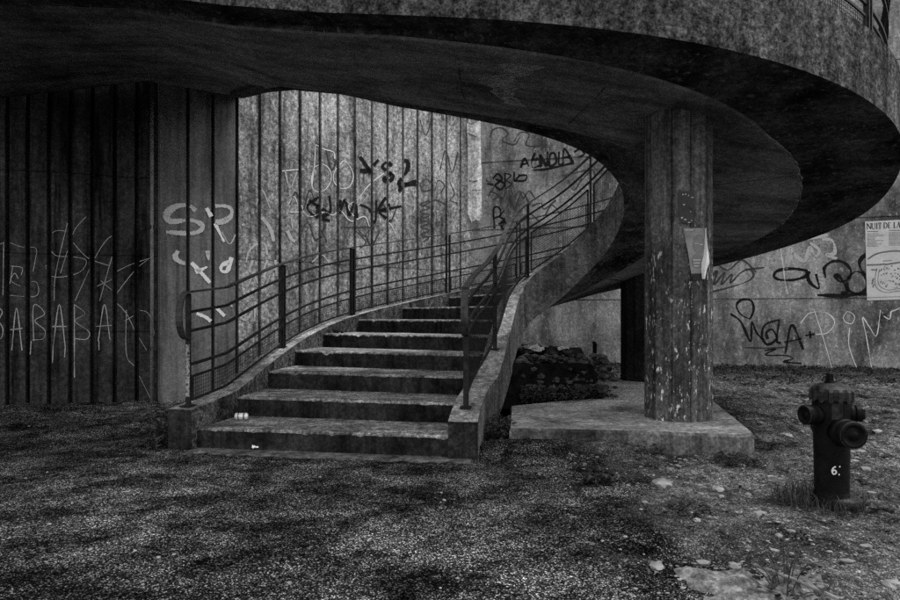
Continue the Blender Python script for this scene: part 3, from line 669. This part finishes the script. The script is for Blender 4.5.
c = gp(160, 446); weed('leafy_weed', 'bushy weed beside the left end of the stairs', (c[0], c[1]+.08, .03), .24, .36, 520, M['leaf'], rng, lw=.024)
c = gp(600, 482); weed('leafy_weed', 'low dark weed on the gravel in front of the slab', c, .09, .12, 110, M['leaf_dark'], rng)
c = gp(768, 600); weed('leafy_weed', 'tall sparse dark weed at the lower right corner beside broken concrete', (c[0]+.1, c[1]+.05, 0), .16, .26, 120, M['leaf_dark'], rng, lw=.014)
c = gp(690, 512); weed('leafy_weed', 'flat weed among the gravel left of the hydrant', c, .14, .05, 130, M['leaf_dark'], rng, lw=.014)
c = gp(640, 452); weed('leafy_weed', 'straggly weed along the slab face under the column', (c[0]+.05, c[1]-.06, 0), .13, .09, 150, M['leaf_dark'], rng, lw=.014)
c = gp(730, 462); weed('leafy_weed', 'dark weed spreading below the chipped slab corner', c, .15, .08, 150, M['leaf_dark'], rng, lw=.014)
# grass round the hydrant and along the walls
def blades(mb, c, R, h, n, rng):
    for _ in range(n):
        a = rng.uniform(0, 6.283); r = R*math.sqrt(rng.random()); x, y = c[0]+r*math.cos(a), c[1]+r*math.sin(a); hh = h*rng.uniform(.4, 1)
        z = gh(x, y); b_ = rng.uniform(0, 6.283); lx, ly = math.cos(b_)*hh*.5, math.sin(b_)*hh*.5; w = .003
        sx, sy = -math.sin(b_)*w, math.cos(b_)*w
        mb.add([(x-sx, y-sy, z), (x+sx, y+sy, z), (x+lx*.4+sx*.7, y+ly*.4+sy*.7, z+hh*.6), (x+lx*.4-sx*.7, y+ly*.4-sy*.7, z+hh*.6), (x+lx, y+ly, z+hh*.9)], [(0,1,2,3), (3,2,4)])
g = MB(); blades(g, (2.36, 3.86), .26, .13, 420, rng)
kind(g.build('grass', M['grass']), 'stuff')
g = MB()
for k in range(260):
    x = rng.uniform(3.0, 9.0); y = 14.07-.232*(x-.75)-rng.random()**1.6*2.2-.06
    blades(g, (x, y), .16, .12, 9, rng)
for k in range(60):
    x = rng.uniform(-6, -2.9); blades(g, (x, 8.05+.3*(x+4)-rng.random()*1.5 if x < -4 else 8.0-rng.random()*1.6), .12, .08, 7, rng)
for k in range(170):
    x = rng.uniform(2.2, 6.5); y = rng.uniform(2.2, 8.5)
    if noise.noise(Vector((x*.8, y*.8, 2))) > .05 and not inside_block(x, y): blades(g, (x, y), .12, .07, 9, rng)
kind(g.build('grass', M['grass']), 'stuff')
lf = MB()
for k in range(5200):
    x = rng.uniform(2.9, 9.0); y = 14.07-.232*(x-.75)-rng.random()**1.5*3.2-.05
    leaf(lf, (x, y, gh(x, y)+.01+.05*rng.random()), (rng.uniform(-1,1), rng.uniform(-1,1), rng.uniform(-.1,.5)), rng.uniform(.03,.08), rng.uniform(.01,.025), rng)
for k in range(9000):
    x = rng.uniform(1.0, 6.5); y = rng.uniform(2.2, 9.5)
    if inside_block(x, y) or noise.noise(Vector((x*.9, y*.9, 7)))+.5*noise.noise(Vector((x*4, y*4, 7))) > .05: continue
    leaf(lf, (x, y, gh(x, y)+.004+.02*rng.random()), (rng.uniform(-1,1), rng.uniform(-1,1), rng.uniform(-.1,.4)), rng.uniform(.015,.04), rng.uniform(.005,.012), rng)
kind(lf.build('ground_cover', M['leaf_dark']), 'stuff')

# earth bank under the stairs with rubble on it, black to stand in for shade
V = []; Fc = []; nx, ny = 46, 40
x0, x1, y0, y1 = .72, 2.0, 7.3, 13.2
for j in range(ny+1):
    for i in range(nx+1):
        u, v_ = i/nx, j/ny; yy = y0+(y1-y0)*v_; xr = 1.98 if yy < 10 else 1.98+(yy-10)*.35
        xx = x0-.1+(xr-x0+.1)*u+.05*noise.noise(Vector((u*4, yy*2, 0)))
        e = min(1, (1-u)*9)*min(1, v_*16+.0); yo = .25*(1-u)*(1 if j == 0 else 0)
        z = .1+.50*min(1, e*1.4)*(1-.25*max(0, v_-.3))+.05*noise.fractal(Vector((xx*3, yy*3, 1)), 1, 2, 4)*e
        V.append((xx, yy-yo*.6+.05*noise.noise(Vector((xx*5, z*5, 2))), z))
Fc = [(j*(nx+1)+i, j*(nx+1)+i+1, (j+1)*(nx+1)+i+1, (j+1)*(nx+1)+i) for j in range(ny) for i in range(nx)]
tag(obj('earth_bank', V, Fc, M['soil'], None, True), 'low bank of shade-black earth in the shadow under the stairs', 'earth bank')
lf = MB()
for k in range(900):
    x = rng.uniform(.85, 1.98); y = 7.32+rng.random()*.25-(1-(x-.85)/1.1)*.35
    leaf(lf, (x, y, .2+.16*rng.random()), (rng.uniform(-1,1), rng.uniform(-1,.3), rng.uniform(-.2,.8)), rng.uniform(.03,.07), rng.uniform(.012,.024), rng)
kind(lf.build('ivy', M['leaf']), 'stuff')
rb = MB()
for k in range(170):
    x = rng.uniform(1.1, 2.6); y = rng.uniform(9.5, 12.5); stone_mesh(rb, (x, y, .5+.12*rng.random()-.1*(x > 2)*3), rng.uniform(.03,.11), rng, .7)
for k in range(260):
    x = rng.uniform(.9, 2.05); y = 7.35+rng.random()*.7; stone_mesh(rb, (x, y, .22+.42*min(1, (y-7.3)/.45)+rng.uniform(-.06,.05)), rng.uniform(.015,.06), rng, .7)
kind(rb.build('rubble', plain('sooty rubble', .05, .95, 0, .8, 7, .4, 0)), 'stuff')
mb = MB(); mb.box((2.66,11.05,.35), (.03,0,0), (0,.03,0), (.01,.01,.36)); mb.lathe((2.66,11.06,.71), (0,0,1), [(.042,0),(.03,.03)], 4)
tag(mb.build('stub_post', M['soil']), 'short dark stub of a post standing by the back wall under the stairs', 'post')
def scrap(name, label, c, sx, sy, mat, rng, cat='litter', tilt=.3, group='white scraps of litter'):
    V = []; n = 5
    for j in range(n+1):
        for i in range(n+1):
            V.append((c[0]+(i/n-.5)*sx, c[1]+(j/n-.5)*sy, c[2]+.35*sx*abs(noise.noise(Vector((i*.7+c[0]*9, j*.7, c[1]))))+tilt*sx*(j/n)))
    m_ = len(V); V += [(v[0], v[1], v[2]-.002) for v in V]; w = n+1
    Fc = []
    for j in range(n):
        for i in range(n):
            q = (j*w+i, j*w+i+1, (j+1)*w+i+1, (j+1)*w+i)
            if (i, j) in ((0,0), (n-1, n-1)): continue
            Fc.append(q); Fc.append(tuple(m_+a for a in reversed(q)))
    return tag(obj(name, V, Fc, mat), label, cat, group)
scrap('paper_scrap', 'crumpled white sheet lying on the rubble under the stairs, left one', (1.42,9.9,.62), .26, .16, M['white'], rng)
scrap('paper_scrap', 'smaller white scrap on the rubble under the stairs, nearer the column', (1.95,10.3,.60), .2, .12, M['white'], rng)
c = gp(183, 441.5); scrap('paper_scrap', 'small white scrap beside the left corner of the stairs', (c[0]+.03, c[1]-.06, .02), .05, .05, M['white'], rng, tilt=.6)
c = gp(192, 447); scrap('paper_scrap', 'flat white scrap on the ground before the lowest step, left end', (c[0]+.02, c[1]-.05, .035), .07, .05, M['white'], rng)
c = gp(256, 451); scrap('paper_scrap', 'tiny pale crumb of litter on the strip before the lowest step', (c[0], c[1]-.02, .03), .06, .04, M['white'], rng)
# can on the second tread
d_ = (H-.215)*F/(411-YH); cx = (237-450)/F*d_
can = thing('drink_can', 'pale drink can lying on the lowest tread against the second riser', 'can'); can.location = (-2.03, 5.84, zs(1)+.036); can.rotation_euler = (0, 0, math.radians(4))
mb = MB(); mb.lathe((-.062,0,0), (1,0,0), [(.024,0),(.033,.006),(.034,.012),(.034,.112),(.026,.122),(.026,.124)], 20); mb.build('can_body', M['can'], can, True)
mb = MB(); mb.lathe((-.03,0,0), (1,0,0), [(.0346,0),(.0346,.012)], 20); mb.lathe((.02,0,0), (1,0,0), [(.0346,0),(.0346,.018)], 20); mb.build('can_print', M['can_dark'], can, True)
# clump of litter on the fifth tread
s_ = 5.25; p = Lf(s_)*.96+Rf(s_)*.04
mb = MB(); stone_mesh(mb, (p[0], p[1], zs(5)+.03), .05, rng, .8); stone_mesh(mb, (p[0]+.08, p[1]+.02, zs(5)+.02), .035, rng, .8)
tag(mb.build('leaf_clump', M['leaf_dark']), 'dark clump of wet leaves at the left end of a middle tread', 'leaf clump')

# broken concrete at the lower right, with a rod
V = []; Fc = []; nx, ny = 44, 26
for j in range(ny+1):
    for i in range(nx+1):
        u, v_ = i/nx, j/ny; x = .96+.9*u; y = 2.25+.67*v_
        e = min(1, u*6)*min(1, (1-u)*5)*min(1, (1-v_)*6)
        z = gh(x, y)-.03+e*(.05+.03*noise.fractal(Vector((x*4, y*4, 5)), 1, 2, 5)+.02*noise.noise(Vector((x*14, y*14, 1))))-.05*(u > .55)*(u-.55)
        V.append((x+.04*noise.noise(Vector((v_*5, 0, u*2))), y+.05*noise.noise(Vector((u*6, 3, 0))), z))
Fc = [(j*(nx+1)+i, j*(nx+1)+i+1, (j+1)*(nx+1)+i+1, (j+1)*(nx+1)+i) for j in range(ny) for i in range(nx)]
tag(obj('broken_concrete', V, Fc, concrete('broken concrete', .14, .3, .6, .7, .4, bump=.8, big=4, light=.5), None, True), 'rough broken slab of concrete in the lower right foreground', 'rubble')
p, q = gp(752, 564, .07), gp(838, 599, .06)
mb = MB(); mb.tube([Vector(p), Vector(p)*.5+Vector(q)*.5+Vector((0,0,.006)), Vector(q)], [.009,.008,.009], 8); tag(mb.build('bent_rod', M['stone_light'], None, True), 'pale thin rod lying across the dirt beside the broken concrete', 'rod')
p, q = gp(797, 434, .03), gp(818, 439, .03)
mb = MB(); mb.tube([Vector(p), Vector(p)*.5+Vector(q)*.5+Vector((0,0,.01)), Vector(q)], [.013,.012,.008], 8); tag(mb.build('stick', M['stone_light'], None, True), 'short pale stick on the dirt just left of the hydrant', 'stick')
def stone(label, px, py, r, mat, flat=.55):
    mb = MB(); x, y, z = gp(px, py); rg = random.Random(int(px))
    stone_mesh(mb, (0, 0, 0), r, rg, flat); o = mb.build('stone', mat)
    bm = bmesh.new(); bm.from_mesh(o.data); bmesh.ops.subdivide_edges(bm, edges=bm.edges, cuts=2, use_grid_fill=True)
    for v in bm.verts: v.co += v.co.normalized()*r*.2*noise.noise(v.co*22)
    bm.to_mesh(o.data); bm.free(); o.location = (x, y, gh(x, y)+r*.02); tag(o, label, 'stone', 'loose stones on the dirt')
stone('largest smooth stone on the gravel below the slab', 663, 484, .075, M['stone'])
stone('flat pale stone on the gravel, between the large stone and the hydrant', 718, 489, .045, M['stone_light'])
stone('pale flat stone beside the slab corner, left of the stick', 787, 442, .06, M['stone_light'])
stone('pale stone behind the hydrant on the right', 878, 431, .05, M['stone_light'])
stone('pale stone at the near edge of the hollow in the foreground', 656, 567, .04, M['stone'])
stone('white stone lying on the broken concrete in the foreground', 748, 582, .03, M['stone_light'])

# ---------------------------------------------------------------- hydrant
hx, hy = 2.455, 3.86; hz = gh(hx, hy)+.025
hyd = thing('fire_hydrant', 'dark squat fire hydrant with three capped outlets standing in the dirt at right', 'hydrant'); hyd.location = (hx, hy, hz)
fw = Vector((-.535, -.845, 0)); rt = Vector((.845, -.535, 0)); up = Vector((0,0,1))
mb = MB(); mb.lathe((0,0,0), (0,0,1), [(.105,-.06),(.108,.0),(.104,.04),(.098,.06),(.098,.075),(.101,.3),(.106,.45),(.11,.6),(.112,.66),(.112,.70)], 32); body = mb.build('barrel', M['iron'], hyd, True)
mb = MB(); c0 = fw*.0+rt*.045; mb.lathe(c0+Vector((0,0,.0)), (0,0,1), [(.122,-.06),(.122,.022),(.112,.032),(.06,.04)], 28); mb.build('base_flange', M['iron_worn'], hyd, True)
# bonnet with scalloped skirt
n = 84; V = []
prof = [(.108,.650),(.116,.652),(.116,.705),(.112,.722),(.095,.738),(.06,.752),(.028,.757),(0.0001,.758)]
for r, z in prof:
    for k in range(n):
        q = 2*math.pi*k/n; lob = (k % 6) < 3
        rr = r+(.010 if lob and .651 < z < .71 else 0); zz_ = z-(.016 if lob and z == .652 else 0)
        V.append((rr*math.cos(q), rr*math.sin(q), zz_))
Fc = [(i*n+k, i*n+(k+1) % n, (i+1)*n+(k+1) % n, (i+1)*n+k) for i in range(len(prof)-1) for k in range(n)]+[tuple(range(n))]
obj('bonnet', V, Fc, M['iron_worn'], hyd)
mb = MB(); mb.lathe((-.012,0,.752), (0,0,1), [(.032,0),(.032,.012),(.022,.014),(.021,.062),(.017,.066)], 5); mb.build('spindle_nut', M['iron'], hyd)
def outlet(c, dr, r, L_, rim=True):
    dr = Vector(dr).normalized(); mb = MB(); c = Vector(c)
    mb.lathe(c, dr, [(r*1.05,-.10),(r*1.0,L_*.55),(r*1.16,L_*.56),(r*1.16,L_*.72),(r*1.0,L_*.73),(r*1.0,L_*.78)], 28)
    o = mb.build('outlet', M['iron'], hyd, True)
    mb = MB(); mb.lathe(c, dr, [(r*1.12,L_*.78),(r*1.14,L_*.8),(r*1.14,L_*1.0),(r*1.02,L_*1.06),(r*.8,L_*1.06),(r*.78,L_*1.0),(r*.4,L_*1.0),(r*.38,L_*1.04),(.001,L_*1.04)], 28); k_ = mb.build('cap', M['iron'], o, True)
    if rim:
        mb = MB(); P = []
        a = dr.cross(up).normalized(); b_ = a.cross(dr)
        for k in range(25):
            q = 2*math.pi*k/24; P.append(c+dr*L_*1.03+(a*math.cos(q)+b_*math.sin(q))*r*1.08)
        mb.tube(P, .004, 6, False); mb.build('cap_rim', M['iron_worn'], o, True)
    return a if rim else None
outlet((0,0,.552), -rt*.74+fw*.62, .055, .185)
outlet((0,0,.46), rt*.5+fw*.87, .074, .22)
outlet((0,0,.565), rt*.93-fw*.2, .046, .165)
for a_, b_ in ((rt*.165+up*.60, rt*.2+up*.615), (rt*.168+up*.53, rt*.19+up*.515)):
    mb = MB(); mb.tube([a_, b_], .009, 6); mb.build('chain_hook', M['stone_light'], hyd)
mb = MB(); mb.box(fw*.108+rt*.03+up*.585, rt*.03, up*.05, fw*.006); mb.build('plate', M['iron_worn'], hyd)
# painted number 6.
mb = MB()
def onb(u, z): q = u/.101; return (fw*math.cos(q)+rt*math.sin(q))*.1035+up*z
six = catmull([(.012,.275),(-.004,.262),(-.012,.235),(-.003,.214),(.012,.222),(.014,.238),(.002,.246),(-.009,.236)])
V = []; Fc = []
six = [(x*.8+.012, z*.8+.02) for x, z in six]
for i, p in enumerate(six):
    t = np.array(six[min(i+1, len(six)-1)])-np.array(six[max(i-1, 0)]); t = t/(np.linalg.norm(t)+1e-9); nn = np.array([-t[1], t[0]])*.0042
    V += [onb(p[0]+nn[0], p[1]+nn[1]), onb(p[0]-nn[0], p[1]-nn[1])]
    if i: Fc.append((2*i-2, 2*i-1, 2*i+1, 2*i))
b0 = len(V); V += [onb(.036,.186), onb(.043,.186), onb(.043,.196), onb(.036,.196)]; Fc.append((b0, b0+1, b0+2, b0+3))
b0 = len(V); V += [onb(.04,.235), onb(.047,.235), onb(.047,.245), onb(.04,.245)]; Fc.append((b0, b0+1, b0+2, b0+3))
obj('painted_number', V, Fc, M['spray_white'], hyd)

# ---------------------------------------------------------------- posters
def PP(px, py, off=.012): return plane_hit(px, py, A2, D2, off)
pw = [(865,221.5),(906,219.5),(946,217.5),(946,298),(906,299.3),(867,300.5)]
a = [PP(*p) for p in pw]; dd = Vector((.03,.008*0+.008,0)); b_ = [PP(p[0], p[1], .002) for p in pw]; k = len(a)
pos = obj('wall_poster', a+b_, [tuple(range(k)), tuple(reversed(range(k, 2*k)))]+[(i, (i+1) % k, k+(i+1) % k, k+i) for i in range(k)], M['paper'])
tag(pos, 'large white poster with bold heading and street map pasted on the right wall', 'poster')
def ribbon(mb, pts, w, off=.015):                     # px polyline on the poster, w in px
    for p, q in zip(pts[:-1], pts[1:]):
        t = np.array(q, float)-np.array(p, float); L_ = np.linalg.norm(t)
        if L_ < 1e-6: continue
        t /= L_; nn = np.array([-t[1], t[0]])*w/2; e = t*w*.15
        c_ = [np.array(p)-e+nn, np.array(q)+e+nn, np.array(q)+e-nn, np.array(p)-e-nn]
        mb.add([PP(x[0], x[1], off) for x in c_], [(0,1,2,3)])
gl = {'N': [((0,0),(0,1),1),((0,0),(1,1),1.5),((1,0),(1,1),.7),((-.15,1),(.2,1),.5),((-.2,0),(.1,0),.5),((.8,0),(1.2,0),.5)], 'U': [((.05,0),(.05,.8),1.5),((.05,.8),(.3,1),1),((.3,1),(.75,1),.8),((.75,1),(.95,.8),.8),((.95,0),(.95,.8),.7),((-.15,0),(.3,0),.5),((.75,0),(1.15,0),.5)],
      'I': [((.5,0),(.5,1),1.6),((.1,0),(.9,0),.5),((.1,1),(.9,1),.5)], 'T': [((.5,0),(.5,1),1.6),((0,0),(1,0),.7),((0,0),(0,.25),.5),((1,0),(1,.25),.5),((.25,1),(.75,1),.5)],
      'D': [((.15,0),(.15,1),1.6),((0,0),(.6,0),.6),((0,1),(.6,1),.6),((.6,0),(.95,.3),1.2),((.95,.3),(.95,.7),1.5),((.95,.7),(.6,1),1.2)], 'E': [((.2,0),(.2,1),1.6),((0,0),(.9,0),.6),((.2,.48),(.65,.48),.6),((0,1),(.9,1),.6),((.9,0),(.9,.22),.5),((.9,.78),(.9,1),.5)],
      'L': [((.25,0),(.25,1),1.6),((0,0),(.5,0),.5),((0,1),(.95,1),.6),((.95,.75),(.95,1),.5)], 'A': [((.5,0),(.1,1),.7),((.5,0),(.9,1),1.6),((.25,.65),(.75,.65),.5),((-.05,1),(.3,1),.5),((.7,1),(1.1,1),.5)]}
tx = MB(); xx = 867.0
for ch, w in zip('NUIT DE LA', (4.3,4.0,1.9,3.6,1.2,4.0,3.3,1.6,3.2,4.0)):
    if ch != ' ':
        for (p, q, tw) in gl[ch]:
            f = lambda c_: (xx+c_[0]*w*.86+.2, 223.6+c_[1]*5.6-(xx+c_[0]*w-865)*.05)
            ribbon(tx, [f(p), f(q)], .62*tw)
    xx += w+.3
tx.build('heading', M['ink'], pos)
rg = random.Random(5)
for col, (xa, xb) in enumerate(((867.2,884),(889,906),(911,928))):
    sm = MB()
    for r in range(13):
        y = 232.5+r*1.15-(xa-865)*.05
        if r == 0: ribbon(sm, [(xa, y-1), (xb-6, y-1)], .7); continue
        x = xa
        xe = xb-rg.uniform(0, 9 if col == 0 else 3)
        while x < xe:
            l = rg.uniform(.6, 2.2); ribbon(sm, [(x, y), (min(x+l, xe), y-.05*l)], .45); x += l+.45
    sm.build('small_print', M['ink_soft'], pos)
sm = MB(); arc_ = 0; arc = catmull([(868,259),(876,254),(887,251.5),(899,251),(912,253)])
for i in range(0, len(arc)-1): ribbon(sm, [arc[i], arc[i+1]], 1.5)
sm.build('arched_title', M['ink_soft'], pos)
mp = MB()
ribbon(mp, [(867,265),(880,264.6),(884,264),(886,264.4),(902,262)], 1.6)
ribbon(mp, [(883,261),(892,260.4)], .7)
for (x, y) in [(873,287),(872,284),(872.6,281)]: ribbon(mp, [(x, y), (x+1, y-2.6)], 1.5)
ribbon(mp, [(871.5,269.6),(877,270)], 1.4)
for k in range(150):
    x = rg.uniform(878, 942); y = rg.uniform(266, 289)
    if y > 284 and x < 884: continue
    a_ = rg.choice((0.25, -1.2)); l = rg.uniform(.5, 2.0); ribbon(mp, [(x, y), (x+l*math.cos(a_), y+l*math.sin(a_))], rg.uniform(.5, 1.5))
ribbon(mp, catmull([(877,268),(875,280),(877,288),(886,292.5),(900,291),(915,295),(940,292)]), .6)
ribbon(mp, catmull([(879.5,269),(878,280),(880,286),(888,290),(901,288.5),(916,291),(940,289)]), .5)
ribbon(mp, [(867,297.7),(944,295)], .5)
mp.build('street_map', M['ink_soft'], pos)

# torn poster on the front column
def CY(px, py, off=.004):
    rx = (px-450)/F; a = rx*rx+1; R = CR+off; b_ = -2*(rx*CC[0]+CC[1]); c_ = CC@CC-R*R
    dsc = b_*b_-4*a*c_
    if dsc < 0: dsc = 0
    d = (-b_-math.sqrt(dsc))/(2*a); return Vector((rx*d, d, H+(YH-py)/F*d))
def patch(mb, rows, off, nx=8):
    V = []; m_ = len(rows)
    for (y, xa, xb) in rows:
        for i in range(nx+1): V.append(CY(xa+(xb-xa)*i/nx, y, off))
    mb.add(V, [(j*(nx+1)+i, j*(nx+1)+i+1, (j+1)*(nx+1)+i+1, (j+1)*(nx+1)+i) for j in range(m_-1) for i in range(nx)])
mb = MB(); patch(mb, [(228,683.3,705.5),(232,684,705.6),(242,686,705.2),(252,688,704.6),(262,689.5,703),(272,691,702),(276,691.6,702)], .012)
tp = mb.build('torn_poster', M['paper_grey'])
tag(tp, 'torn grey poster with a curled white edge stuck on the front column', 'poster')
mb = MB(); patch(mb, [(273.5,691.5,702.3),(280.5,693,702.6)], .016); mb.build('dark_strip', M['ink'], tp)
mb = MB()
for cx, cy, rx, ry in ((698.8,243.5,5.6,9.5),(697.3,261,5.2,7.5)):
    patch(mb, [(cy-ry*math.cos(q), cx-rx*math.sin(q)-.01, cx+rx*math.sin(q)+.01) for q in [math.pi*k/12 for k in range(13)]], .015, 6)
mb.build('dark_ovals', M['ink_soft'], tp)
for (y, xa, xb) in ((229.6,685,693),(243,695,697),(243,698,699),(244,700,703),(259.5,693,701),(262.5,693.5,700),(265.5,694,699)):
    mb = MB(); patch(mb, [(y, xa, xb), (y+.9, xa, xb)], .018, 3); mb.build('pale_print', M['spray_grey'], tp)
V = []
for (y, xa, o1, dx) in ((228,705.4,.016,.3),(236,705,.02,.9),(246,704.4,.03,2.2),(256,703.4,.05,4.4),(263,701.5,.06,6.6),(270,701.2,.05,4.4),(279,702,.03,2)):
    p = CY(xa, y, .014); q = CY(min(xa+1.5, 705.6), y, o1); V += [p, (p+q)/2+Vector((dx*.004, -.02, 0)), p+Vector((dx*.0105, -.015, 0))]
obj('curled_edge', V, [(3*j+i, 3*j+i+1, 3*j+i+4, 3*j+i+3) for j in range(6) for i in range(2)], M['white'], tp)
mb = MB(); patch(mb, [(191,679,693),(195,678,695),(205,678.5,694),(215,679,693.5),(223,680,693)], .006)
stk = mb.build('sticker_remains', M['spray_faint']); tag(stk, 'dark remains of a sticker high on the front column, flecked with white', 'sticker')
rg = random.Random(9)
for (x, y) in ((682,194),(685,193.6),(688,195),(691,197),(683,204),(690,211),(684,219),(688,222),(691,220),(681,217)):
    w = rg.uniform(1, 3.4); mb = MB(); patch(mb, [(y, x, x+w), (y+rg.uniform(.7,1.6), x+.3, x+w*.7)], .009, 3); mb.build('white_fleck', M['spray_grey'], stk)

# ---------------------------------------------------------------- camera, light, world
cam = bpy.data.cameras.new('camera'); co_ = bpy.data.objects.new('camera', cam); COL.objects.link(co_)
co_.location = (0, 0, H); co_.rotation_euler = (math.radians(90), 0, 0)
cam.lens = 24; cam.sensor_width = 36; cam.shift_y = (YH-300)/900; cam.clip_end = 1000; cam.clip_start = .05
SC.camera = co_
W = bpy.data.worlds.new('World'); SC.world = W; W.use_nodes = True; wn = W.node_tree
sky = wn.nodes.new('ShaderNodeTexSky'); sky.sky_type = 'NISHITA'; sky.sun_disc = False
EL, AZ = 66, 84                              # sun height, and bearing from straight ahead-right
sky.sun_elevation = math.radians(EL); sky.sun_rotation = math.radians(AZ)
hs = wn.nodes.new('ShaderNodeHueSaturation'); hs.inputs['Saturation'].default_value = 0
bg = wn.nodes['Background']; bg.inputs['Strength'].default_value = .15
wn.links.new(sky.outputs[0], hs.inputs['Color']); wn.links.new(hs.outputs[0], bg.inputs['Color'])
sun = bpy.data.lights.new('sun', 'SUN'); sun.energy = 1.5; sun.angle = math.radians(20); sun.color = (1, 1, 1)
so = bpy.data.objects.new('sun', sun); COL.objects.link(so)
d = Vector((math.sin(math.radians(AZ))*math.cos(math.radians(EL)), math.cos(math.radians(AZ))*math.cos(math.radians(EL)), math.sin(math.radians(EL))))
so.rotation_euler = d.to_track_quat('Z', 'Y').to_euler()
SC.view_settings.view_transform = 'Standard'; SC.view_settings.look = 'None'; SC.view_settings.gamma = 1; SC.view_settings.exposure = 1.2
SC.view_settings.use_curve_mapping = False
SC.cycles.use_denoising = False
SC.cycles.diffuse_bounces = 2
